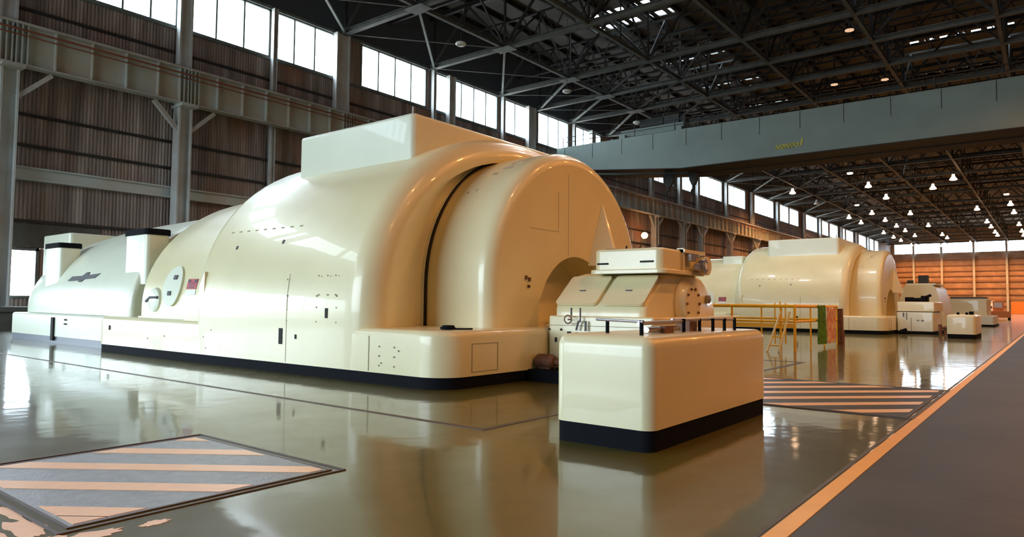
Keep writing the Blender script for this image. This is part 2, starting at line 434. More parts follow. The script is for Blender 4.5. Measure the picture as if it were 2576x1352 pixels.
for i in range(26):
    x = XL + 1.2 + i * 2.4
    if pl is None: pl = obj('purlin', MB().ibeam((0, Y0, ZD - 0.2), (0, Y1, ZD - 0.2), 0.22, 0.38, 0.05), M['darksteel'], ceil)
    else: q = pl.copy(); C.objects.link(q); pl_ = q
    (pl if i == 0 else pl_).location.x = x

# roof trusses across the hall
ZB, ZTC = 19.55, 23.5
NX = [-37.4 + 7.0 * i for i in range(9)]
TY = [-22.5, -14, -5.5, 3.2, 11.8, 20.5, 29.1, 37.6, 46.0, 51.6, 57.2, 64.2, 72.5, 81, 89.5, 98.4, 109.5, 118, 126.5, 138.7, 147, 155.5, 168, 176.5, 185.5, 196.5, 206, 216, 225]
chB = MB().ibeam((XL + 0.1, 0, ZB), (XR - 0.1, 0, ZB), 0.34, 0.36, 0.05)
chT = MB().ibeam((XL + 0.1, 0, ZTC), (XR - 0.1, 0, ZTC), 0.3, 0.32, 0.05)
def bm_vert(): return MB().beam((0, 0, ZB + 0.15), (0, 0, ZTC - 0.12), 0.13, 0.13)
def bm_dia(s): return MB().beam((0, 0, ZB + 0.1), (s * 3.5, 0, ZTC - 0.1), 0.15, 0.15)
proto = {}
def inst(key, mk, m, parent, x):
    if key not in proto:
        o = obj(key.split('|')[0], mk(), m, parent); proto[key] = o
    else:
        o = proto[key].copy(); C.objects.link(o); o.parent = parent
    o.location = (x, 0, 0); return o
allweb = MB()
for i, x in enumerate(NX):
    allweb.beam((x, 0, ZB + 0.15), (x, 0, ZTC - 0.12), 0.13, 0.13)
    for s in (1, -1):
        if XL < x + 3.5 * s < XR: allweb.beam((x, 0, ZB + 0.1), (x + s * 3.5, 0, ZTC - 0.1), 0.15, 0.15)
for i, y in enumerate(TY):
    t = thing('roof_truss', 'grey steel lattice roof truss spanning the hall, %s in front of the camera' % ORD[i - 3] if i >= 3 else 'grey steel lattice roof truss overhead behind the camera',
              'roof truss', (0, y, 0), 'roof trusses')
    inst('bottom_chord', lambda: chB, M['chord'], t, 0); inst('top_chord', lambda: chT, M['darksteel'], t, 0)
    if y < 0: continue
    if 15 < y < 75:
        for x in NX:
            inst('vertical_post', bm_vert, M['darksteel'], t, x)
            inst('diagonal_brace|a', lambda: bm_dia(1), M['darksteel'], t, x)
            if x > XL + 3.5: inst('diagonal_brace|b', lambda: bm_dia(-1), M['darksteel'], t, x)
            if x < -20 and abs(x + 30.4) < 0.1:
                inst('gusset_plate', lambda: MB().box(-0.75, 0.75, -0.5, 0.5, ZB - 0.2, ZB - 0.17), M['steel'], t, x)
    else:
        inst('lattice_web', lambda: allweb, M['darksteel'], t, 0)
jw = MB()
for i in range(30):
    x = XL + 1 + 2 * i; jw.beam((x, 0, 21.7), (x + 1, 0, ZTC), 0.07, 0.07); jw.beam((x + 1, 0, ZTC), (x + 2, 0, 21.7), 0.07, 0.07)
jc = MB().ibeam((XL + 0.1, 0, 21.7), (XR - 0.1, 0, 21.7), 0.16, 0.16, 0.03)
jt = MB().beam((XL + 0.1, 0, ZTC + 0.05), (XR - 0.1, 0, ZTC + 0.05), 0.16, 0.16)
k = 0
for a, b in zip(TY, TY[1:]):
    if a < 10 or b > 150: continue
    t = thing('roof_joist', 'thin dark lattice joist between the main roof trusses, %s in front of the camera' % ORD[k], 'roof joist', (0, (a + b) / 2, 0), 'roof joists'); k += 1
    inst('lower_chord', lambda: jc, M['darksteel'], t, 0); inst('upper_chord', lambda: jt, M['darksteel'], t, 0); inst('zigzag_web', lambda: jw, M['darksteel'], t, 0)
# bracing in the plane of the bottom chords and lattice along the hall
rb = thing('roof_bracing', 'grey steel ties and diagonal braces linking the roof trusses', 'roof bracing')
for k, x in enumerate(NX[1:-1]):
    obj('long_tie', MB().ibeam((x, Y0, ZB - 0.02), (x, Y1, ZB - 0.02), 0.24, 0.26, 0.04), M['chord'], rb)
    wl = MB()
    for a, b in zip(TY, TY[1:]):
        if b < 10: continue
        m_ = (a + b) / 2
        wl.beam((x, a, ZB + 0.1), (x, m_, ZTC), 0.12, 0.12); wl.beam((x, m_, ZTC), (x, b, ZB + 0.1), 0.12, 0.12)
        wl.beam((x, m_, ZTC), (x, m_, ZB), 0.08, 0.08)
    obj('long_lattice', wl, M['darksteel'], rb)
for a, b in zip(TY, TY[1:]):
    if b < 10: continue
    obj('diagonal_brace', MB().beam((-37.4, b, ZB - 0.05), (-30.4, a, ZB - 0.05), 0.16, 0.14), M['steel'], rb)  # paler steel carries the window light on these braces
    obj('tie_rod', MB().tube((-37.4, a, ZB - 0.1), (-30.4, b, ZB - 0.1), 0.035, 6), M['steel'], rb)
    if a > 40: obj('inner_brace', MB().beam((-30.4, b, ZB - 0.05), (-23.4, a, ZB - 0.05), 0.14, 0.12), M['darksteel'], rb)

# ---------------------------------------------------------------- columns, crane runway
COLY = [-1.2, 10.1, 18.1, 28.9, 39.7, 50.4, 61.2, 74.6, 82.5, 88.2, 98.6, 109.6, 122.5, 138.7, 150.4, 168.1, 183.2, 196.8]
UPY = {18.1: 18.27, 28.9: 28.95, 50.4: 50.4}
for i, y in enumerate(COLY):
    lab = ('grey steel crane column behind the left edge of the picture' if i == 0 else
           'grey steel wall column carrying the crane runway, %s along the window wall' % ORD[i - 1])
    t = thing('wall_column', lab, 'column', (0, y, 0), 'columns of the window wall')
    lo = MB()
    lo.box(-37.45, -36.75, -0.36, -0.28, 0, 11.8).box(-37.45, -36.75, 0.28, 0.36, 0, 11.8).box(-37.14, -37.06, -0.28, 0.28, 0, 11.8)
    obj('lower_shaft', lo, M['column'], t)
    uy = UPY.get(y, y) - y
    u = 0.55 if y in (28.9, 50.4) or y > 100 else 0.36
    um = MB().box(-37.75, -37.35, uy - u, uy - u + 0.1, 11.8, 19.4).box(-37.75, -37.35, uy + u - 0.1, uy + u, 11.8, 19.4).box(-37.6, -37.5, uy - u + 0.1, uy + u - 0.1, 11.8, 19.4)
    obj('upper_shaft', um, M['column'], t)
    obj('base_plate', MB().box(-37.6, -36.6, -0.5, 0.5, 0, 0.05), M['column'], t)
    for s in (1, -1):
        if s == -1 and y < 12: continue
        obj('knee_brace', MB().beam((-37.0, s * 0.3, 10.45), (-36.9, s * 1.65, 11.78), 0.22, 0.2), M['column'], t)
    obj('bracket', MB().box(-37.5, -36.3, -0.45, 0.45, 11.7, 11.86), M['column'], t)
for k, y in enumerate((23.85, 37.8, 46.4, 57.75)):
    tag(obj('wall_post', MB().ibeam((XL + 0.42, y, 0), (XL + 0.42, y, 19.4), 0.3, 0.3, 0.05), M['column']),
        'slim blue grey wall post between windows, %s from the left' % ORD[k], 'wall post', 'slim wall posts')
# runway girders, one per bay
for i, (a, b) in enumerate(zip(COLY, COLY[1:])):
    t = thing('crane_runway_girder', 'riveted grey crane runway girder along the window wall, %s bay counted from the left' % ORD[i], 'crane girder', (0, a, 0), 'crane runway girders')
    L = b - a; z0, z1 = 11.9, 13.72
    obj('web', MB().box(-36.72, -36.66, 0.02, L - 0.02, z0, z1), M['girder'], t)
    obj('bottom_flange', MB().box(-36.95, -36.4, 0.02, L - 0.02, z0 - 0.05, z0 + 0.02), M['column'], t)
    obj('top_flange', MB().box(-37.2, -36.35, 0.02, L - 0.02, z1 - 0.02, z1 + 0.08), M['column'], t)
    obj('rail', MB().box(-36.74, -36.64, 0.0, L, z1 + 0.08, z1 + 0.2), M['metal'], t)
    n = max(4, round(L / 1.5))
    pr = None
    for j in range(n + 1):
        y = 0.08 + (L - 0.16) * j / n
        if pr is None:
            pr = obj('stiffener', MB().box(-36.66, -36.42, -0.025, 0.025, z0, z1), M['girder'], t); q = pr
        else:
            q = pr.copy(); C.objects.link(q)
        q.location.y = y
    for y in (0.3, 0.52, L - 0.3, L - 0.52):
        q = pr.copy(); C.objects.link(q); q.location.y = y
for z, k in ((13.42, 'upper'), (13.18, 'lower')):
    tag(obj('conduit_pipe', MB().tube((-36.32, Y0, z), (-36.32, 205, z), 0.045 if k == 'upper' else 0.03, 6), M['rustpipe']),
        'rust red pipe along the crane runway, the %s of two' % k, 'pipe')

# ---------------------------------------------------------------- bridge crane
t = thing('bridge_crane', 'grey green overhead bridge crane spanning the hall with yellow lettering', 'crane', (0, 54, 0))
def girder_poly(): return [(-37.1, 14.0), (-34.5, 13.85), (-32.5, 13.6), (-24.5, 12.85), (10, 12.85), (18, 13.6), (20.5, 13.85), (23.0, 14.0), (23.0, 16.15), (-37.1, 16.15)]
obj('front_girder', MB().prism(girder_poly(), 'y', 0, 1.7), M['crane'], t)
obj('rear_girder', MB().prism(girder_poly(), 'y', 3.1, 4.8), M['crane'], t)
obj('soffit_plate', MB().box(-24.5, 10, 1.7, 3.1, 12.86, 12.92), M['shadegrime'], t)
for y0_ in (0.0, 3.1):
    gp = girder_poly()[:8]; obj('bottom_plate', MB().loft([[(x, y0_ - 0.03, z - 0.05), (x, y0_ + 1.73, z - 0.05), (x, y0_ + 1.73, z + 0.01), (x, y0_ - 0.03, z + 0.01)] for x, z in gp]), M['shadegrime'], t)
for s, x in ((0, -37.0), (1, 22.4)): obj('end_truck', MB().box(x, x + 0.7, -0.8, 5.6, 13.94, 14.7), M['crane'], t)
sm = None
for i, x in enumerate([-36.2 + 3.05 * k for k in range(19)]):
    if sm is None: sm = obj('web_seam', MB().box(-0.022, 0.022, -0.015, 0.0, 14.75, 16.1), M['darksteel'], t); q = sm
    else: q = sm.copy(); C.objects.link(q)
    q.location.x = x
mk = MB(); MX, MZ = 0.3, -0.28
# unreadable yellow lettering with a tall last stroke
for k, (x, z0, z1) in enumerate([(-17.0, 13.65, 13.98), (-16.75, 13.68, 14.0), (-16.45, 13.62, 13.95), (-16.2, 13.7, 14.02), (-15.95, 13.66, 13.98), (-15.7, 13.7, 14.05), (-15.4, 13.72, 14.05)]):
    x += MX; z0 += MZ; z1 += MZ; mk.prism([(x, z0), (x + 0.1, z0), (x + 0.2, z1), (x + 0.1, z1)], 'y', -0.03, 0.0)
mk.box(-16.95 + MX, -15.2 + MX, -0.03, 0.0, 13.70 + MZ, 13.78 + MZ).prism([(-15.15 + MX, 13.75 + MZ), (-15.03 + MX, 13.75 + MZ), (-14.93 + MX, 14.3 + MZ), (-15.05 + MX, 14.3 + MZ)], 'y', -0.03, 0.0)
mk.box(-16.6 + MX, -15.4 + MX, -0.03, 0, 13.93 + MZ, 14.0 + MZ)
obj('lettering', mk, M['mark'], t)
hr = MB()
for k in range(16): hr.tube((-36.5 + k * 3.8, 0.15, 16.15), (-36.5 + k * 3.8, 0.15, 17.1), 0.035, 6)
for z in (16.65, 17.1): hr.tube((-36.5, 0.15, z), (20.5, 0.15, z), 0.03, 6)
obj('handrail', hr, M['darksteel'], t)
tr = obj('trolley', MB().box(-30.5, -24.5, 0.6, 4.4, 16.35, 16.95).box(-30.5, -29.9, 0.2, 4.8, 16.15, 16.5).box(-25.1, -24.5, 0.2, 4.8, 16.15, 16.5), M['crane'], t)
obj('hoist_drum', MB().lathe([(0.55, 0), (0.55, 2.2), (0.7, 2.2), (0.7, 2.35), (0.2, 2.35), (0.2, 2.8)], (-29.2, 2.2, 17.6), 18, 'x'), M['darksteel'], tr)
obj('motor_housing', MB().box(-26.6, -25.2, 1.2, 2.4, 16.95, 17.9).box(-25.2, -24.7, 1.4, 2.2, 17.1, 17.7), M['darksteel'], tr)
for x, s in ((-26.7, 1.0), (-24.4, 0.75)):
    hk = obj('hook_block', MB().prism([(x - 0.5 * s, 12.9), (x + 0.5 * s, 12.9), (x + 0.42 * s, 12.2), (x + 0.15 * s, 11.75), (x - 0.15 * s, 11.75), (x - 0.42 * s, 12.2)], 'y', 2.2, 2.7), M['darksteel'], t)
    pts = [(x + 0.3 * s * math.cos(a), 2.45, 11.15 + 0.34 * s * math.sin(a)) for a in [PI / 2 - 0.1 + i * 0.45 for i in range(11)]]
    obj('hook', MB().tube((x, 2.45, 11.8), (x, 2.45, 11.4), 0.1, 8).path([(x, 2.45, 11.45)] + pts[1:9], 0.09, 8), M['darksteel'], hk)
    obj('hoist_rope', MB().tube((x - 0.2, 2.4, 12.9), (x - 0.2, 2.4, 16.3), 0.02, 5).tube((x + 0.2, 2.4, 12.9), (x + 0.2, 2.4, 16.3), 0.02, 5), M['darksteel'], hk)

# ---------------------------------------------------------------- turbine generator sets
YC = 11.75
def bolts(mb, pts, r=0.02, d=0.015, axis='y'):
    for x, y, z in pts: mb.lathe([(r, 0), (r, -d)], (x, y, z), 8, axis)
    return mb
def generator(dx, dy, label, first):
    t = thing('turbine_generator', label, 'turbine generator', (dx, dy, 0), 'cream turbine generators')
    X = lambda v: v
    # stepped plinth and black plinth base
    obj('plinth', rbox(MB(), -19.35, -7.05, 7.37, 16.13, 0.18, 0.88, 0.5, 0.11), M['cream'], t, 35)
    obj('plinth_base', rbox(MB(), -19.35, -7.07, 7.39, 16.11, 0, 0.18, 0.49, 0), M['black'], t, 35)
    # main hood
    A, B, Cc, E = 4.388, 3.62, 1.12, 2.12
    st = list(reversed(roundend(-14.05, -1, 0.45, A, B, Cc))) + [(-12.0, A, B, Cc), (-10.5, A, B, Cc)]
    st = [(-14.55, A - 0.6, B - 0.75, Cc)] + st + [(-9.2, A, B, Cc)]
    for i in range(1, 9):
        a = PI / 2 * i / 8; st.append((-9.2 + 0.42 * math.sin(a), A - 0.42 * (1 - math.cos(a)), B - 0.42 * (1 - math.cos(a)), Cc))
    st.append((-8.82, A - 0.62, B - 0.55, Cc + 0.05)); st.append((-9.1, 3.1, 3.1, 1.3)); st.append((-9.2, 2.7, 2.7, 1.6))
    hood = obj('main_hood', archloft(MB(), st, YC, 0.2, e=E), M['cream'], t, 40)
    # fairing between hood and lower ledge
    fr = [(-13.95, 0.86), (-14.9, 0.86)] + [(-14.9 + 0.75 * math.sin(PI / 2 * i / 8), 0.86 + 0.75 * (1 - math.cos(PI / 2 * i / 8))) for i in range(1, 9)] + [(-13.95, 1.9)]
    obj('fairing', MB().prism(fr, 'y', 7.375, 8.2), M['cream'], t, 35)
    # top box
    obj('top_box', rbox(MB(), -13.1, -9.48, 9.0, 14.5, 3.3, 4.92, 0.12, 0.07), M['cream_pale'], t, 35)
    obj('lifting_eye', MB().tube((-9.6, 9.1, 4.9), (-9.6, 9.1, 5.06), 0.02, 6), M['metal'], t)
    # end bell with its arched opening
    Rb, cb = 2.72, 1.62
    st = [(-9.35, Rb, Rb, cb), (-8.9, Rb, Rb, cb), (-8.3, Rb, Rb, cb), (-7.85, Rb, Rb, cb)] + roundend(-7.82, 1, 0.24, Rb, Rb, cb)
    bell = MB(); archloft(bell, st, YC, 0.86, True, False)
    last = [(st[-1][0], y, z) for y, z in arch(YC, st[-1][1], st[-1][2], cb, 0.86)]
    inner = [(st[-1][0], y, z) for y, z in arch(YC, 1.3, 1.3, 0.95, 0.86)]
    tun = [(-8.3, y, z) for _, y, z in inner]
    bell.loft([last, inner, tun], False, True, closed=False)
    obj('end_bell', bell, M['cream'], t, 40)
    obj('joint_gap', archloft(MB(), [(-9.12, Rb + 0.035, Rb + 0.035, cb), (-9.07, Rb + 0.035, Rb + 0.035, cb)], YC, 0.87), M['dark'], t, 40)
    obj('joint_band', archloft(MB(), [(-9.2, Rb + 0.05, Rb + 0.05, cb), (-9.12, Rb + 0.05, Rb + 0.05, cb)], YC, 0.87), M['cream_pale'], t, 40)
    # lower dome to the left of the main hood
    a2, b2 = 4.05, 3.05
    st = list(reversed(roundend(-17.5, -1, 0.1, a2, b2, Cc, 4))) + [(-16.5, a2, b2, Cc), (-14.3, a2, b2, Cc)]
    dome = obj('lower_dome', archloft(MB(), st, YC, 0.8), M['cream'], t, 40)
    obj('dome_ledge_lip', MB().box(-17.5, -14.6, 7.62, 7.72, 0.87, 0.91), M['cream_pale'], t)
    # seams, slots and bolt heads on the near flank
    sm_ = MB(); patch(sm_, YC, A, B, Cc, -10.982, -10.968, 0.2, 1.8, 0.004, E, 12); obj('panel_seam', sm_, M['seam'], hood)
    obj('panel_seam', MB().box(-8.71, -8.695, 7.362, 7.38, 0.2, 0.76), M['seam'], hood)
    slots = MB()
    for x, z0, z1, wd in ((-11.14, 0.52, 0.81, 0.055), (-9.81, 1.02, 1.19, 0.035), (-10.68, 0.63, 0.71, 0.025), (-18.45, 0.55, 0.66, 0.03)):
        obj('vent_slot', MB().box(x - wd, x + wd, 7.352, 7.40, z0, z1), M['dark'], hood)
    bl = MB(); bolts(bl, [(x, 7.37, z) for x in (-10.05, -9.8, -9.58) for z in (1.42, 1.75)] + [(x, 7.37, z) for x in (-10.1, -9.55) for z in (0.95, 1.2, 1.4)] + [(-10.97, 7.37, z) for z in (0.95, 1.15, 1.4, 1.7)] +
                   [(x, 7.37, z) for x in (-8.45, -8.1) for z in (0.3, 0.45, 0.6)] + [(-8.4, 7.37, 0.34), (-8.0, 7.37, 0.55), (-13.8, 7.37, 0.32), (-13.9, 7.37, 0.55), (-13.6, 7.37, 0.7), (-15.6, 7.37, 0.5), (-16.4, 7.37, 0.42)], 0.014)
    obj('bolt_head', bl, M['seam'], hood)
    for i in range(9):
        x = -13.6 + i * 0.3; obj('rivet', patch(MB(), YC, A, B, Cc, x, x + 0.09, 2.72, 2.74, 0.006, E, 1), M['seam'], hood)
    for x, z in ((-13.09, 2.38), (-11.5, 2.43)): obj('plug', patch(MB(), YC, A, B, Cc, x - 0.025, x + 0.025, z - 0.035, z + 0.035, 0.012, E, 1), M['logo'], hood)
    # inspection cover, warning plate and handle on the lower dome
    ov = MB(); ring = []
    for o_ in (0.05, -0.02):
        rr = []
        for i in range(32):
            a = 2 * PI * i / 32; x = -16.05 + 0.42 * math.cos(a); z = 1.63 + 0.47 * math.sin(a)
            rr.append((x, flank(YC, a2, b2, Cc, z, o_), z))
        ring.append(rr)
    ov.loft(list(reversed(ring))); obj('inspection_cover', ov, M['cream_pale'], dome, 30)
    cs = MB()
    for x, z in ((-15.98, 1.83), (-16.1, 1.46)): patch(cs, YC, a2 + 0.05, b2 + 0.05, Cc, x - 0.07, x + 0.07, z - 0.05, z + 0.05, 0.012, 2.0, 1)
    obj('cover_latch', cs, M['logo'], dome)
    p1 = MB(); patch(p1, YC, a2, b2, Cc, -15.42, -14.99, 1.55, 1.78, 0.012); obj('warning_plate', p1, M['red'], dome, label='red warning plate')
    p2 = MB(); patch(p2, YC, a2, b2, Cc, -15.42, -14.99, 1.42, 1.53, 0.010); obj('notice_plate', p2, M['white'], dome, label='white notice plate')
    p3 = MB()
    for x, z in ((-15.35, 1.73), (-15.06, 1.73)): patch(p3, YC, a2, b2, Cc, x - 0.05, x + 0.05, z - 0.03, z + 0.03, 0.016)
    for z in (1.69, 1.64, 1.59): patch(p3, YC, a2, b2, Cc, -15.33, -15.08, z - 0.010, z + 0.006, 0.015)
    obj('plate_print', p3, M['logo'], dome)
    hx = flank(YC, a2, b2, Cc, 1.35)
    obj('lever_handle', MB().path([(-17.2, hx - 0.05, 1.27), (-16.95, hx - 0.07, 1.36), (-16.6, hx - 0.06, 1.36)], 0.035, 8), M['logo'], dome)
    obj('lever_boss', MB().lathe([(0.3, 0.0), (0.28, -0.06), (0.15, -0.10)], (-16.85, hx + 0.02, 1.3), 24, 'y'), M['cream_pale'], dome, 40)
    # bolted plates and marks on the end face
    mk_ = MB()
    for y, z, h_ in ((10.06, 1.78, 0.07), (10.16, 1.75, 0.07), (10.14, 1.62, 0.05)): mk_.box(-7.6, -7.55, y - 0.025, y + 0.025, z - h_ / 2, z + h_ / 2)
    obj('face_fitting', mk_, M['brown'], t)
    fs = MB()
    for y0, y1, z0, z1 in ((10.2, 11.1, 2.7, 2.712), (11.1, 11.112, 2.7, 3.5), (11.45, 11.462, 2.25, 3.9)): fs.box(-7.59, -7.577, y0, y1, z0, z1)
    obj('face_seam', fs, M['seam'], t)
    # pale triangular stay on the face
    obj('face_stay', MB().loft([[(-7.58, 12.2, 2.1), (-7.12, 12.6, 2.1), (-7.12, 12.75, 2.1), (-7.58, 13.0, 2.1)], [(-7.58, 12.72, 3.42), (-7.56, 12.73, 3.42), (-7.56, 12.77, 3.42), (-7.58, 12.78, 3.42)]]), M['cream_pale'], t)
    # access panel outline on the plinth end
    ap = MB()
    for y0, y1, z0, z1 in ((8.0, 8.012, 0.24, 0.68), (8.62, 8.632, 0.24, 0.68), (8.0, 8.63, 0.24, 0.25), (8.0, 8.63, 0.67, 0.68)): ap.box(-7.06, -7.043, y0, y1, z0, z1)
    obj('access_panel_seam', ap, M['seam'], t)
    # scuffed paint near the top of the bell
    for x0, x1, z0, z1 in ((-8.3, -8.08, 3.88, 3.93), (-8.24, -8.12, 3.95, 4.02), (-8.42, -8.3, 3.76, 3.80), (-8.15, -8.02, 4.03, 4.07), (-8.7, -8.66, 3.36, 3.41), (-8.5, -8.46, 3.40, 3.45)):
        obj('paint_scuff', patch(MB(), YC, Rb, Rb, cb, x0, x1, z0, z1, 0.004), M['scuff'], t)
    return t
gen1 = generator(0, 0, 'big cream domed turbine generator in front, beside the window wall', True)
gen2 = generator(0.75, 29.5, 'smaller looking cream turbine generator farther down the hall behind the guard rail', False)
tag(obj('coiled_cable', MB().torus((-7.42, 7.85, 0.91), 0.10, 0.022).torus((-7.40, 7.84, 0.935), 0.08, 0.02).path([(-7.33, 7.9, 0.9), (-7.2, 8.0, 0.9), (-7.15, 8.12, 0.9)], 0.015, 6), M['black']),
    'dark coiled cable lying on the plinth corner of the big generator', 'cable')

def casing(dx, dy, label):
    t = thing('steam_turbine_casing', label, 'turbine casing', (dx, dy, 0), 'cream steam turbine casings')
    c = 1.1
    st = [(-27.0, 3.2, 0.9, c), (-26.95, 3.45, 1.4, c), (-26.75, 3.62, 1.95, c), (-26.3, 3.72, 2.35, c), (-25.4, 3.78, 2.55, c), (-24, 3.84, 2.68, c), (-22, 3.9, 2.75, c), (-19, 3.92, 2.8, c)] + roundend(-18.56, 1, 0.12, 3.92, 2.8, c, 4)
    dome = obj('casing_dome', archloft(MB(), st, YC, 0.87), M['cream_pale'], t, 40)
    obj('plinth', rbox(MB(), -27.1, -19.37, 7.75, 15.7, 0.2, 0.86, 0.25, 0.08), M['cream_pale'], t, 35)
    obj('plinth_base', rbox(MB(), -27.08, -19.37, 7.77, 15.68, 0, 0.2, 0.24, 0), M['veilbase'], t, 35)
    for x0, x1, zt in ((-25.15, -23.95, 2.88), (-19.42, -18.18, 2.98)):
        v = obj('vent_stack', rbox(MB(), x0, x1, 8.05, 8.66, 1.7, zt, 0.12, 0.0), M['cream_pale'], t, 35)
        obj('stack_cap', rbox(MB(), x0 - 0.03, x1 + 0.03, 8.02, 8.69, zt, zt + 0.16, 0.12, 0.03), M['black'], v, 35)
    obj('gap_ring', archloft(MB(), [(-18.5, 3.5, 2.5, c), (-17.72, 3.55, 2.55, c)], YC, 0.88), M['gapfill'], t, 40)  # darker inner ring filling the gap between casing and dome
    obj('plinth_slot', MB().box(-23.38, -23.2, 7.70, 7.75, 0.08, 0.76), M['dark'], t)
    obj('plinth_fitting', MB().box(-22.38, -22.3, 7.70, 7.74, 0.68, 0.73).box(-22.38, -22.3, 7.70, 7.74, 0.56, 0.61), M['logo'], t)
    # winged emblem, following the curve of the dome
    em = MB()
    def quad(P):
        f = [(x, flank(YC, 3.9, 2.75, c, z, 0.03), z) for x, z in P]; b_ = [(x, flank(YC, 3.9, 2.75, c, z, -0.03), z) for x, z in P]
        em.loft([b_, f])
    quad([(-23.0, 1.84), (-22.1, 1.86), (-22.0, 1.98), (-22.8, 1.97)]); quad([(-22.1, 1.87), (-21.15, 1.90), (-20.92, 2.03), (-22.0, 1.98)])
    quad([(-22.2, 1.80), (-22.0, 1.80), (-21.72, 1.95), (-21.72, 2.08), (-21.9, 2.08), (-22.2, 1.92)])
    obj('emblem', em, M['logo'], dome)
    return t
casing(0, 0, 'pale cream turbine casing with winged emblem and two black capped stacks')
tag(obj('valve_enclosure', rbox(MB(), -31.7, -29.0, 10.05, 15, 0, 3.8, 0.15, 0.06), M['cream_pale'], None, 35), 'tall cream box standing behind the emblem casing', 'enclosure')
tag(obj('low_block', MB().box(-36.1, -34.4, 3, 11.3, 0, 0.75).box(-36.1, -34.2, 3, 11.4, 0.75, 0.95), M['block']), 'low dark block under the bright low window on the left', 'block')
# flat cap on the second set's dome and fittings
obj('dome_cap', rbox(MB(), -15.9, -14.7, 9.6, 11.2, 3.7, 4.16, 0.1, 0.03), M['cream_pale'], gen2, 35)

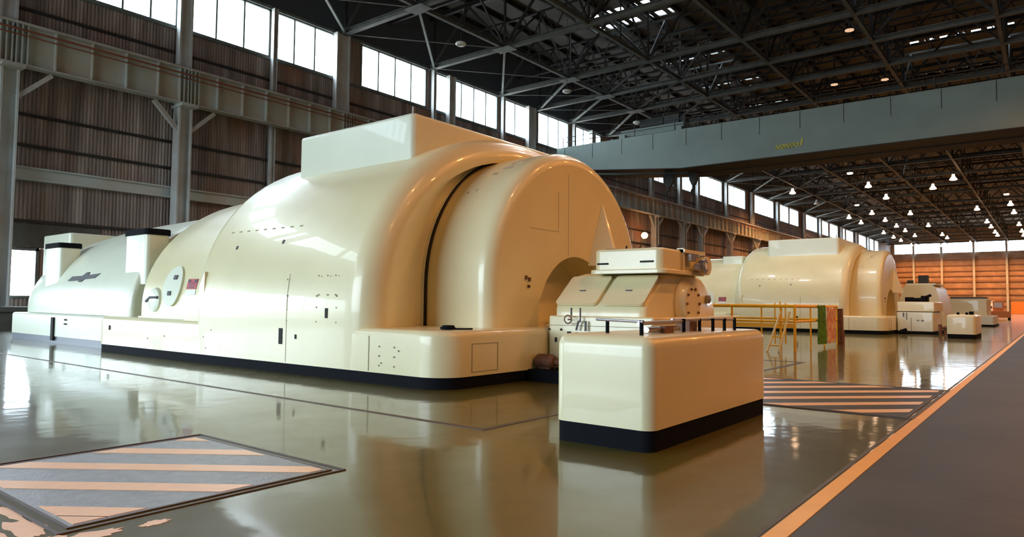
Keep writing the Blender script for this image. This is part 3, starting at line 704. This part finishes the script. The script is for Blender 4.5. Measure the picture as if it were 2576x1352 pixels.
# bearing housing / exciter at the end of the first set
def exciter():
    t = thing('exciter_housing', 'cream exciter housing with two hatches between the dome and the low box', 'exciter housing', (0, 0, 0))
    obj('base_slab', MB().box(-7.02, -4.9, 9.4, 14.0, 0, 0.2), M['black'], t)
    cab = obj('lower_cabinet', rbox(MB(), -7.02, -5.0, 10.0, 13.5, 0.2, 1.1, 0.04, 0.03), M['cream'], t, 35)
    pr = [(10.22, 1.08), (10.22, 1.24), (10.3, 1.34), (10.78, 1.74), (10.95, 1.83), (11.2, 1.88), (12.3, 1.88), (12.55, 1.83), (12.72, 1.74), (13.15, 1.34), (13.22, 1.24), (13.22, 1.08)]
    m_ = MB()
    def ring(x, ins): return [(x, 11.72 + (y - 11.72) * (1 - ins / 1.5), 1.08 + (z - 1.08) * (1 - ins / 0.8)) for y, z in pr]
    m_.loft([ring(-7.0, 0), ring(-5.42, 0), ring(-5.33, 0.015), ring(-5.28, 0.05), ring(-5.26, 0.10)])
    body = obj('housing_body', m_, M['cream'], t, 50)
    for x0, x1 in ((-7.02, -6.18), (-6.08, -5.28)):
        # hatch lies on the sloping near flank
        y0, z0, y1, z1 = 10.22, 1.27, 10.82, 1.77; L = math.hypot(y1 - y0, z1 - z0); ny, nz_ = -(z1 - z0) / L, (y1 - y0) / L
        P = rrect(x0, x1, 0, L, 0.07, 4); lo = [(x, y0 + (y1 - y0) * s / L + ny * 0.01, z0 + (z1 - z0) * s / L + nz_ * 0.01) for x, s in P]
        hi = [(x, y + ny * 0.05, z + nz_ * 0.05) for x, y, z in lo]
        h_ = obj('hatch_cover', MB().loft([lo, hi]), M['cream'], body, 35)
        xm = (x0 + x1) / 2; ym, zm = y0 + (y1 - y0) * 0.45 + ny * 0.065, z0 + (z1 - z0) * 0.45 + nz_ * 0.065
        obj('hatch_latch', MB().tube((xm - 0.06, ym, zm), (xm + 0.06, ym, zm), 0.014, 6), M['logo'], h_)
    top = obj('top_cover', rbox(MB(), -6.45, -5.12, 10.55, 12.2, 1.86, 2.27, 0.14, 0.05), M['cream'], t, 35)
    obj('cover_flange', rbox(MB(), -6.52, -5.05, 10.48, 12.27, 1.84, 1.91, 0.16, 0.02), M['cream'], t, 35)
    obj('cover_slot', MB().box(-6.36, -6.14, 10.535, 10.56, 2.0, 2.03).box(-5.52, -5.27, 10.535, 10.56, 2.02, 2.05), M['dark'], top)
    gb = obj('gauge_bracket', MB().box(-5.2, -5.08, 11.3, 11.36, 1.9, 2.3).box(-5.2, -5.05, 11.3, 12.2, 2.22, 2.28).lathe([(0.17, 0), (0.17, 0.16)], (-5.12, 12.1, 2.02), 18, 'x'), M['cream'], t, 40)
    obj('gauge', MB().lathe([(0.13, 0), (0.13, 0.1), (0.09, 0.1)], (-5.0, 11.85, 2.0), 18, 'x').box(-5.06, -5.0, 11.45, 11.68, 2.08, 2.2).lathe([(0.07, 0), (0.07, 0.08)], (-5.0, 11.65, 1.98), 12, 'x'), M['metal'], gb)
    obj('lens', MB().lathe([(0.06, 0), (0.06, 0.02)], (-4.9, 11.85, 2.0), 14, 'x'), M['white'], gb)
    fl = obj('shaft_flange', MB().lathe([(0.46, -0.04), (0.46, 0.05), (0.40, 0.09), (0.36, 0.12), (0.34, 0.18), (0.02, 0.18)], (-5.28, 11.75, 1.33), 28, 'x'), M['cream'], t, 35)
    b_ = MB()
    for i in range(10): a = 2 * PI * i / 10; b_.lathe([(0.022, 0), (0.022, 0.03)], (-5.1, 11.75 + 0.27 * math.cos(a), 1.33 + 0.27 * math.sin(a)), 8, 'x')
    obj('flange_bolt', b_, M['brown'], fl)
    obj('end_fitting', MB().lathe([(0.08, 0), (0.08, 0.06), (0.03, 0.08)], (-5.26, 12.75, 1.42), 12, 'x'), M['metal'], t)
    # valves and gauges on the cabinet front
    vw = obj('valve_wheel', MB().torus((-6.55, 9.9, 1.04), 0.07, 0.012, 'y', 18, 6).tube((-6.55, 9.9, 1.04), (-6.55, 10.02, 1.04), 0.012, 6), M['brown'], cab)
    obj('valve_stem', MB().tube((-6.5, 9.93, 1.1), (-6.5, 9.93, 1.24), 0.016, 6).tube((-6.32, 9.93, 1.0), (-6.32, 9.93, 1.24), 0.014, 6).path([(-6.4, 9.93, 0.86), (-6.36, 9.93, 1.0), (-6.32, 9.93, 1.02)], 0.018, 6).tube((-6.22, 9.94, 0.85), (-6.22, 9.94, 1.02), 0.02, 6), M['logo'], cab)
    obj('cabinet_lock', MB().box(-6.88, -6.84, 9.985, 10.01, 0.64, 0.72).lathe([(0.02, 0), (0.02, -0.02)], (-7.0, 10.0, 0.86), 8, 'y').lathe([(0.02, 0), (0.02, -0.02)], (-6.75, 10.0, 0.86), 8, 'y').box(-6.62, -6.55, 9.98, 10.01, 0.80, 0.83).box(-6.45, -6.36, 9.98, 10.01, 0.79, 0.82), M['dark'], cab)
    obj('cabinet_seam', MB().box(-7.06, -5.0, 9.992, 10.004, 0.93, 0.94), M['seam'], cab)
    obj('eye_bolt', MB().box(-6.3, -6.12, 10.75, 10.8, 2.27, 2.29).tube((-5.92, 10.8, 2.27), (-5.92, 10.8, 2.34), 0.015, 6).tube((-5.35, 10.9, 2.27), (-5.33, 10.92, 2.34), 0.03, 6), M['dark'], top)
    return t
exciter()
tag(obj('drain_pump', MB().lathe([(0.10, 0), (0.12, 0.02), (0.12, 0.3), (0.09, 0.34)], (-7.0, 9.66, 0.33), 16, 'x').box(-6.95, -6.72, 9.6, 9.8, 0.2, 0.25).lathe([(0.06, 0), (0.06, 0.14)], (-6.66, 9.7, 0.32), 12, 'x'), M['brown']),
    'small dirty pump on the black slab beside the exciter cabinet', 'pump')

# low cream box in front with its pipe rail
def lowbox(dx, dy, label, rail):
    t = thing('equipment_box', label, 'equipment box', (dx, dy, 0), 'low cream equipment boxes')
    obj('box_body', rbox(MB(), -3.83, -2.79, 5.55, 8.6, 0.19, 1.02, 0.12, 0.11), M['cream'], t, 35)
    obj('box_base', rbox(MB(), -3.82, -2.80, 5.56, 8.59, 0, 0.19, 0.11, 0), M['black'], t, 35)
    if rail:
        posts = [(-3.5, 6.0), (-3.0, 5.76), (-3.08, 6.86), (-3.05, 7.2), (-2.98, 7.4), (-2.95, 7.66), (-2.93, 7.92)]
        for x, y in posts: obj('rail_post', MB().tube((x, y, 1.0), (x, y, 1.16), 0.019, 8), M['black'], t)
        obj('pipe', MB().tube((-3.66, 6.06, 1.15), (-2.97, 5.74, 1.145), 0.014, 8), M['metal'], t)
        obj('pipe', MB().tube((-3.02, 5.75, 1.13), (-3.1, 6.9, 1.13), 0.02, 8).tube((-3.1, 6.05, 1.06), (-3.12, 6.8, 1.06), 0.03, 8), M['metal'], t)
        obj('pipe', MB().path([(-3.14, 6.7, 1.15), (-3.05, 7.2, 1.15), (-2.95, 7.7, 1.15)], 0.016, 8).path([(-2.95, 7.66, 1.14), (-2.93, 7.95, 1.14)], 0.01, 8), M['metal'], t)
        obj('valve_block', MB().box(-3.25, -3.1, 7.05, 7.25, 1.02, 1.13), M['brown'], t); obj('valve_block', MB().box(-3.2, -3.05, 6.35, 6.55, 1.02, 1.09), M['brown'], t)
    else:
        obj('rail_post', MB().box(-3.5, -3.4, 6, 6.1, 1.02, 1.12).box(-3.2, -3.1, 6.2, 6.3, 1.02, 1.12).box(-3.1, -2.95, 6.6, 7.0, 1.02, 1.16), M['black'], t)
    return t
lowbox(0, 0, 'low cream box with black base and pipe rail nearest the camera', True)
lowbox(0.14, 29.5, 'low cream box with black base far down the yellow line', False)

# second set: cabinet, covered exciter, far box
t = thing('exciter_cabinet', 'two tier cream cabinet at the end of the farther generator', 'exciter cabinet', (0, 0, 0))
obj('base_slab', MB().box(-6.26, -4.5, 39.2, 43, 0, 0.14), M['black'], t)
lc = obj('lower_cabinet', rbox(MB(), -6.26, -4.7, 39.4, 42.8, 0.14, 1.08, 0.05, 0.03), M['cream_pale'], t, 35)
obj('upper_cabinet', rbox(MB(), -6.26, -4.65, 39.5, 42.8, 1.12, 1.6, 0.04, 0.04), M['cream'], t, 35)
obj('cabinet_gap', MB().box(-6.3, -4.75, 39.6, 42.6, 1.07, 1.13), M['dark'], t)
obj('door_seam', MB().box(-5.66, -5.63, 39.385, 39.41, 0.16, 0.8), M['seam'], lc)
obj('cabinet_fitting', MB().box(-6.0, -5.95, 39.37, 39.41, 0.85, 1.05).box(-5.85, -5.82, 39.37, 39.41, 0.7, 1.05).box(-5.4, -5.3, 39.38, 39.41, 0.66, 0.7).box(-5.2, -5.1, 39.38, 39.41, 0.64, 0.7), M['logo'], lc)
tag(obj('parts_pile', MB().tube((-6.1, 39.08, 0.1), (-5.8, 39.08, 0.22), 0.08, 8).tube((-6.15, 38.95, 0.08), (-5.75, 39.0, 0.08), 0.08, 8).box(-6.05, -5.8, 38.95, 39.15, 0, 0.16), M['black']), 'dark parts heaped on the floor by the farther cabinet', 'parts')
tag(obj('fittings_stack', MB().tube((-4.4, 39.3, 0), (-4.4, 39.3, 0.5), 0.08, 8).tube((-4.2, 39.4, 0.0), (-4.2, 39.4, 0.42), 0.07, 8).tube((-4.45, 39.35, 0.3), (-4.1, 39.35, 0.36), 0.06, 8), M['brown']), 'dark pipe fittings right of the farther cabinet', 'fittings')
t = thing('machine_cover', 'sloping cream machine cover with dark clutter behind the farther cabinet', 'machine cover', (0, 0, 0))
obj('cover_shell', MB().prism([(-7.9, 0), (-4.95, 0), (-5.55, 2.5), (-5.75, 2.68), (-7.1, 2.68), (-7.3, 2.5)], 'y', 48, 53), M['cream'], t)
obj('top_plate', MB().box(-7.15, -5.6, 48.2, 52, 2.68, 2.78), M['cream_pale'], t)
obj('roof_fitting', MB().box(-6.6, -6.1, 49, 49.6, 2.78, 3.3).box(-7.2, -6.9, 49, 49.4, 2.78, 3.0), M['darksteel'], t)
tag(obj('tool_heap', MB().box(-6.2, -5.85, 41.4, 41.9, 1.6, 1.85).tube((-6.05, 41, 1.7), (-5.2, 41, 1.72), 0.1, 8).box(-5.45, -5.15, 41.2, 41.8, 1.6, 1.92).tube((-5.3, 41, 1.8), (-5.0, 41.2, 1.95), 0.07, 8), M['black']), 'dark tools heaped on top of the farther cabinet', 'tools')
t = thing('control_housing', 'farthest cream box on a wider base near the yellow line', 'control housing', (0, 0, 0))
obj('base_slab', MB().box(-6.4, -3.45, 61, 66, 0, 0.12), M['black'], t)
obj('lower_body', rbox(MB(), -6.4, -3.5, 61, 66, 0.12, 0.75, 0.1, 0.03), M['cream_pale'], t, 35)
obj('upper_body', rbox(MB(), -6.4, -3.95, 62.2, 66, 0.75, 2.02, 0.08, 0.05), M['cream'], t, 35)
obj('top_lid', MB().box(-6.3, -4.1, 62.3, 65.8, 2.02, 2.16), M['block'], t)
# distant machines near the end wall
t = thing('tow_truck', 'small orange vehicle parked far away at the end of the yellow line', 'vehicle', (-5.0, 99, 0))
obj('chassis', MB().box(-0.9, 0.9, -1.2, 1.2, 0.25, 1.0), M['orange'], t); obj('cab', MB().box(-0.7, 0.3, -0.8, 0.8, 1.0, 2.2), M['orange'], t)
obj('windshield', MB().box(-0.6, 0.2, -0.85, -0.79, 1.4, 2.0), M['white'], t)
for x in (-0.8, 0.8):
    for y in (-0.8, 0.8): obj('wheel', MB().lathe([(0.35, -0.1), (0.35, 0.1)], (x, y, 0.35), 14, 'x'), M['black'], t)
tag(obj('pipe_rack', MB().box(-7.2, -7.1, 97, 97.1, 0, 2.4).box(-6.0, -5.9, 97, 97.1, 0, 2.4).box(-7.2, -5.9, 97, 97.1, 1.2, 1.3).box(-7.2, -5.9, 97, 97.1, 2.3, 2.4).tube((-7.4, 96.9, 1.45), (-5.7, 96.9, 1.45), 0.15, 8), M['brown']), 'brown rack of pipes far away beyond the farthest cream box', 'rack')
tag(obj('white_tank', MB().lathe([(0.5, 0), (0.5, 1.6), (0.3, 2.0), (0.3, 2.3), (0.05, 2.4)], (-6.6, 116, 0), 14), M['white']), 'white upright tank far away near the end wall', 'tank')
dr = bpy.data.objects.new('door_1', None); C.objects.link(dr); dr['kind'] = 'structure'
obj('door_leaf', MB().box(-9.3, -5.4, Y1 - 0.45, Y1 - 0.37, 0, 3.3), M['orange'], dr)
obj('door_frame', MB().box(-9.5, -9.3, Y1 - 0.5, Y1 - 0.3, 0, 3.5).box(-5.4, -5.2, Y1 - 0.5, Y1 - 0.3, 0, 3.5).box(-9.5, -5.2, Y1 - 0.5, Y1 - 0.3, 3.3, 3.5), M['steel'], dr)
fc = None
for i, x in enumerate((-31.95, -25.0, -17.4, -9.95, -2.5)):
    f_ = obj('end_wall_column', MB().ibeam((0, Y1 - 0.65, 0), (0, Y1 - 0.65, 20.5), 0.5, 0.5, 0.08), M['girder']) if fc is None else fc.copy()
    if fc is None: fc = f_
    else: C.objects.link(f_)
    f_.location.x = x
    tag(f_, 'pale steel column on the far end wall, %s from its left corner' % ORD[i], 'column', 'columns of the far end wall')

# ---------------------------------------------------------------- floor hatches with hazard stripes
def clip_poly(poly, nx, ny, d, keep_ge):
    out = []
    for i in range(len(poly)):
        a, b = poly[i], poly[(i + 1) % len(poly)]
        va = a[0] * nx + a[1] * ny - d; vb = b[0] * nx + b[1] * ny - d
        if not keep_ge: va, vb = -va, -vb
        if va >= 0: out.append(a)
        if (va >= 0) != (vb >= 0):
            s = va / (va - vb); out.append((a[0] + (b[0] - a[0]) * s, a[1] + (b[1] - a[1]) * s))
    return out
def hatch(label, x0, x1, y0, y1, sx, sy, offs, wd, plate):
    t = thing('floor_hatch', label, 'floor hatch', (0, 0, 0), 'striped floor hatches')
    obj('hatch_plate', MB().box(x0, x1, y0, y1, 0.0, 0.006), plate, t)
    L = math.hypot(sx, sy); nx, ny = -sy / L, sx / L
    for d_ in offs:
        p = clip_poly([(x0 + .03, y0 + .03), (x1 - .03, y0 + .03), (x1 - .03, y1 - .03), (x0 + .03, y1 - .03)], nx, ny, d_ - wd / 2, True)
        p = clip_poly(p, nx, ny, d_ + wd / 2, False) if p else p
        if len(p) >= 3: obj('hazard_stripe', MB().prism(p, 'z', 0.006, 0.0085), M['stripe'], t)
    f = MB(); e_ = 0.022
    for o_ in (0.0, 0.075):
        f.box(x0 - o_ - e_, x1 + o_ + e_, y0 - o_ - e_, y0 - o_, 0, 0.008).box(x0 - o_ - e_, x1 + o_ + e_, y1 + o_, y1 + o_ + e_, 0, 0.008)
        f.box(x0 - o_ - e_, x0 - o_, y0 - o_, y1 + o_, 0, 0.008).box(x1 + o_, x1 + o_ + e_, y0 - o_, y1 + o_, 0, 0.008)
    obj('hatch_frame', f, mat('rusty_frame', (0.08, 0.055, 0.045), 0.5), t)
    return t
hatch('dark steel floor hatch with orange hazard stripes at lower left', -6.45, -4.44, 1.60, 3.38, 0.8, 0.6, [6.47, 5.92, 5.36, 4.80, 4.22, 4.04], 0.19, M['plate'])
hatch('striped floor hatch beside the yellow line behind the low box', -5.6, -1.42, 9.35, 12.75, 1, 1.0, [1.9 + 0.62 * i for i in range(-1, 20)], 0.24, M['aisle'])
# worn orange border paint beside the near hatch
def blob(cx, cy, rx, ry, seed):
    rnd = random.Random(seed); n = 26; P = []
    for i in range(n):
        a = 2 * PI * i / n; k = 0.6 + 0.4 * rnd.random(); P.append((cx + rx * k * math.cos(a), cy + ry * k * math.sin(a)))
    return P
bb = MB()
for k, (cx, cy, rx, ry) in enumerate([(-5.95, 1.47, 0.32, 0.055), (-5.45, 1.40, 0.3, 0.13), (-5.0, 1.48, 0.25, 0.06), (-5.05, 1.3, 0.2, 0.07), (-4.6, 1.44, 0.28, 0.10), (-4.25, 1.45, 0.14, 0.10), (-4.55, 1.28, 0.35, 0.06), (-4.2, 1.6, 0.10, 0.25),
                                      (-6.3, 1.42, 0.3, 0.1), (-4.16, 1.95, 0.06, 0.1), (-5.7, 1.28, 0.2, 0.05)]):
    bb.prism(blob(cx, cy, rx, ry, k), 'z', 0.001, 0.0022 + 0.0003 * (k % 3))
tag(obj('worn_paint_patch', bb, M['stripe']), 'flaking orange paint on the floor around the near hatch corner', 'paint')
for k, (x0, x1, y0, y1) in enumerate(((-9.2, -5.6, 17.6, 17.68), (-5.7, -5.6, 14.2, 17.6))):
    pass
struct('floor_seam', MB().box(-9.5, -4.6, 16.9, 17.0, 0, 0.003).box(-4.7, -4.6, 13.5, 16.9, 0, 0.003).box(-30, -1.4, 32.9, 33.0, 0, 0.003), mat('dark_seam', (0.06, 0.05, 0.045), 0.5))

# ---------------------------------------------------------------- yellow guard rail and what stands at it
t = thing('guard_rail', 'yellow pipe guard rail round a floor opening before the farther generator', 'guard rail', (0, 0, 0))
gx0, gx1, gy0, gy1 = -9.6, -5.94, 20.85, 25.75
pk = 0
for x, y in [(gx1, gy0), (-6.9, gy0 + 0.02), (-7.8, gy0), (-8.7, gy0), (gx0, gy0), (gx1, 22.5), (gx1, 24.1), (gx1, gy1), (gx0, gy1), (-7.8, gy1), (gx0, 23.3)]:
    obj('post', MB().tube((x, y, 0), (x, y, 1.33), 0.04 if (x, y) == (gx1, gy0) else 0.025, 8), M['yellow'], t)
for z, n_, r in ((1.31, 'top_rail', 0.052), (0.86, 'mid_rail', 0.035)):
    obj(n_, MB().path([(gx1, gy1, z), (gx1, gy0, z), (gx0, gy0, z), (gx0, gy1, z), (gx1, gy1, z)], r, 8), M['yellow'], t)
obj('kick_board', MB().box(gx0, gx1 - 0.05, gy0 - 0.01, gy0 + 0.02, 0.68, 0.8), M['yellow'], t)
obj('gate_bar', MB().tube((-6.2, gy0, 0.2), (-6.2, gy0, 1.4), 0.02, 8).tube((-6.35, gy0, 0.2), (-6.35, gy0, 1.45), 0.02, 8).tube((-6.5, gy0, 0.2), (-6.5, gy0, 1.4), 0.02, 8).tube((-6.55, gy0, 0.7), (-5.94, gy0, 0.72), 0.02, 8), M['yellow'], t)
t = thing('step_ladder', 'pale yellow step ladder leaning against the guard rail', 'ladder', (0, 0, 0))
for a, b in (((-6.55, 20.25, 0), (-6.3, 20.74, 1.15)), ((-6.22, 20.25, 0), (-6.05, 20.74, 1.15))): obj('side_rail', MB().beam(a, b, 0.05, 0.04), mat('pale_yellow_paint', (0.80, 0.62, 0.22), 0.4), t)
for i in range(4):
    s = (i + 0.7) / 4.6
    obj('rung', MB().tube((-6.55 + 0.25 * s, 20.25 + 0.49 * s, 1.15 * s), (-6.22 + 0.17 * s, 20.25 + 0.49 * s, 1.15 * s), 0.018, 8), M['yellow'], t)
def drape(y0, y1, x, z0, z1, amp, seed):
    mb = MB(); n = 18; rnd = random.Random(seed); R = []
    for j in range(9):
        z = z1 + (z0 - z1) * j / 8; ring = []
        for i in range(n + 1):
            y = y0 + (y1 - y0) * i / n; ring.append((x + amp * math.sin(i * 1.3 + j * 0.3 + seed) * (0.4 + 0.6 * j / 8), y, z + 0.02 * math.sin(i)))
        R.append(ring + [(p[0] + 0.02, p[1], p[2]) for p in reversed(ring)])
    return mb.loft(R)
tag(obj('green_tarp', drape(23.0, 23.95, -5.865, 0.12, 1.34, 0.022, 1), M['green'], None, 40), 'green tarp hanging over the right side of the guard rail', 'tarp')
tag(obj('pink_sheet', drape(24.15, 25.2, -5.865, 0.12, 1.26, 0.022, 4), M['pink'], None, 40), 'pinkish sheet hanging beside the green tarp on the guard rail', 'sheet')
tag(obj('brown_crate', MB().box(-5.97, -5.78, 25.85, 26.15, 0, 0.5).box(-5.96, -5.8, 25.87, 26.1, 0.5, 0.95).box(-5.95, -5.81, 25.87, 26.1, 0.95, 1.24), M['brown']), 'brown crates stacked behind the pinkish sheet', 'crates')

# ---------------------------------------------------------------- lamps
LP = 18.45
def lamp_parts(t, lit, flat=False):
    m = M['lampon'] if lit else M['lampoff']
    if flat:
        obj('hanger', MB().tube((0, 0, 0.1), (0, 0, ZD - LP), 0.018, 6), M['darksteel'], t)
        obj('flat_housing', MB().lathe([(0.1, 0.16), (0.2, 0.1), (0.34, 0.0)], (0, 0, 0), 16), M['darksteel'], t, 40)
        obj('flat_lens', MB().lathe([(0.34, 0), (0.36, -0.08), (0.3, -0.17), (0.02, -0.2)], (0, 0, 0), 16), m, t, 40); return
    obj('hanger', MB().tube((0, 0, 0.42), (0, 0, ZD - LP), 0.018, 6), M['darksteel'], t)
    obj('ballast_housing', MB().lathe([(0.05, 0.45), (0.16, 0.42), (0.18, 0.15), (0.2, 0.1)], (0, 0, 0), 14), M['lampon'] if lit else M['lampoff'], t, 40)
    obj('shade', MB().lathe([(0.2, 0.12), (0.26, 0.02), (0.42, -0.18), (0.45, -0.3), (0.3, -0.36), (0.04, -0.38)], (0, 0, 0), 18), M['lampon'] if lit else M['lampoff'], t, 40)
ROWN = {-30.4: 'first', -25.7: 'second', -20.2: 'third', -13.2: 'fourth', -10.1: 'fifth', -5.3: 'sixth'}
LAMPS = {-30.4: [33.0, 45.6, 57.4, 106.3, 119.6, 142.3, 152.7, 176.1, 188.5, 198.7], -25.7: [126.1, 138.2, 150.7, 162.9, 173.7, 187.1], -20.2: [95.4, 106.5, 119.5, 142.3, 165.1, 187.5, 196.8],
         -13.2: [113.2], -10.1: [106.5, 141.7, 163.9, 174.8, 187.3, 195.5], -5.3: [126.1, 138.1, 150.3, 172.6, 187.8, 198.5]}
UNLIT = {(-30.4, 33.0), (-30.4, 45.6), (-30.4, 57.4), (-30.4, 119.6)}
spot = bpy.data.lights.new('sodium_light', 'SPOT'); spot.energy = LAMP; spot.color = (1.0, 0.41, 0.12); spot.spot_size = math.radians(156); spot.spot_blend = 0.4; spot.shadow_soft_size = 0.4
spot2 = spot.copy(); spot2.energy = LAMP_NEAR
protoL = {}
FLAT = {(-30.4, 33.0), (-30.4, 45.6), (-30.4, 57.4), (-20.2, 95.4), (-25.7, 126.1), (-5.3, 126.1), (-10.1, 45.9), (-10.1, 57.65), (-13.2, 56.7)}
def place_lamp(x, y, lit, label, group):
    k = (lit, (x, y) in FLAT)
    if k not in protoL:
        t = thing('high_bay_lamp', label, 'lamp', (x, y, LP), group); lamp_parts(t, *k); protoL[k] = t
    else: t = dup(protoL[k], (x, y, LP), label, group)
    if lit:
        s = bpy.data.objects.new('sodium_light', spot if y > 88 else spot2); C.objects.link(s); s.location = (x, y, LP - 0.5)
    return t
for x, y, n_ in ((-11.03, 52.6, 'nearest'), (-11.1, 66.0, 'farther'), (-14.9, 64.9, 'leftmost')):
    t = thing('high_bay_lamp', 'small flat glowing lamp up among the dark trusses above the crane, %s of three' % n_, 'lamp', (x, y, 21.0), 'lamps above the crane')
    obj('flat_housing', MB().lathe([(0.05, 3.29), (0.08, 0.16), (0.2, 0.1), (0.3, 0.0)], (0, 0, 0), 12), M['darksteel'], t, 40)
    obj('flat_lens', MB().lathe([(0.3, 0), (0.3, -0.06), (0.05, -0.08)], (0, 0, 0), 14), M['lampdim'], t, 40)
for x, ys in LAMPS.items():
    for i, y in enumerate(ys):
        lit = (x, y) not in UNLIT
        place_lamp(x, y, lit, '%s %s lamp, %s from the camera in the %s roof row from the windows' % ('glowing' if lit else 'pale unlit', 'flat' if (x, y) in FLAT else 'bell', ORD[i], ROWN[x]), 'high bay roof lamps')
# the same rows go on overhead and to the right, outside the picture; those before the end wall are added to brighten it
for x, y in [(5, y) for y in (10, 22, 34, 46, 58, 82, 106)] + [(15, y) for y in (4, 14, 24, 40, 64, 94, 126, 160)] + [(5, y) for y in (130, 155, 180, 205)] + [(-30.4, 215), (-17, 215), (-5.3, 215), (-33, 221), (-24, 221), (-13, 221), (0, 221), (10, 218)]:
    place_lamp(x, y, True, 'glowing bell lamp of the roof rows or added for the end wall, outside or hidden', 'high bay roof lamps out of view')
# white lamps added over the gap between the two sets to light the second one, above the top edge of the picture
white = spot.copy(); white.color = (1.0, 0.95, 0.84); white.energy = 1250
for x, y in ((-15.1, 27), (-10.1, 27), (-5.3, 28), (-10.1, 33), (-17.5, 31)):
    dup(protoL[(True, False)], (x, y, LP), 'glowing bell lamp of the roof rows or added for the end wall, outside or hidden', 'high bay roof lamps out of view')
    s_ = bpy.data.objects.new('added_white_light', white); C.objects.link(s_); s_.location = (x, y, LP - 0.5)
# wall flood lamp
t = thing('wall_flood_lamp', 'bright orange flood lamp on a bracket low on the window wall', 'lamp', (-36.5, 70.8, 9.2))
obj('lamp_globe', MB().lathe([(0.03, -0.36), (0.2, -0.32), (0.34, -0.15), (0.38, 0), (0.34, 0.15), (0.2, 0.32), (0.03, 0.36)], (0, 0, 0), 16), M['bulb'], t, 60)
obj('lamp_arm', MB().path([(0, 0, -0.36), (-0.3, -0.5, -1.4), (-0.9, -0.6, -1.7)], 0.06, 8), M['darksteel'], t)
fl = bpy.data.lights.new('flood_light', 'POINT'); fl.energy = 160; fl.color = (1.0, 0.45, 0.15); fl.shadow_soft_size = 0.35
fo = bpy.data.objects.new('flood_light', fl); C.objects.link(fo); fo.location = (-35.9, 70.8, 9.2)
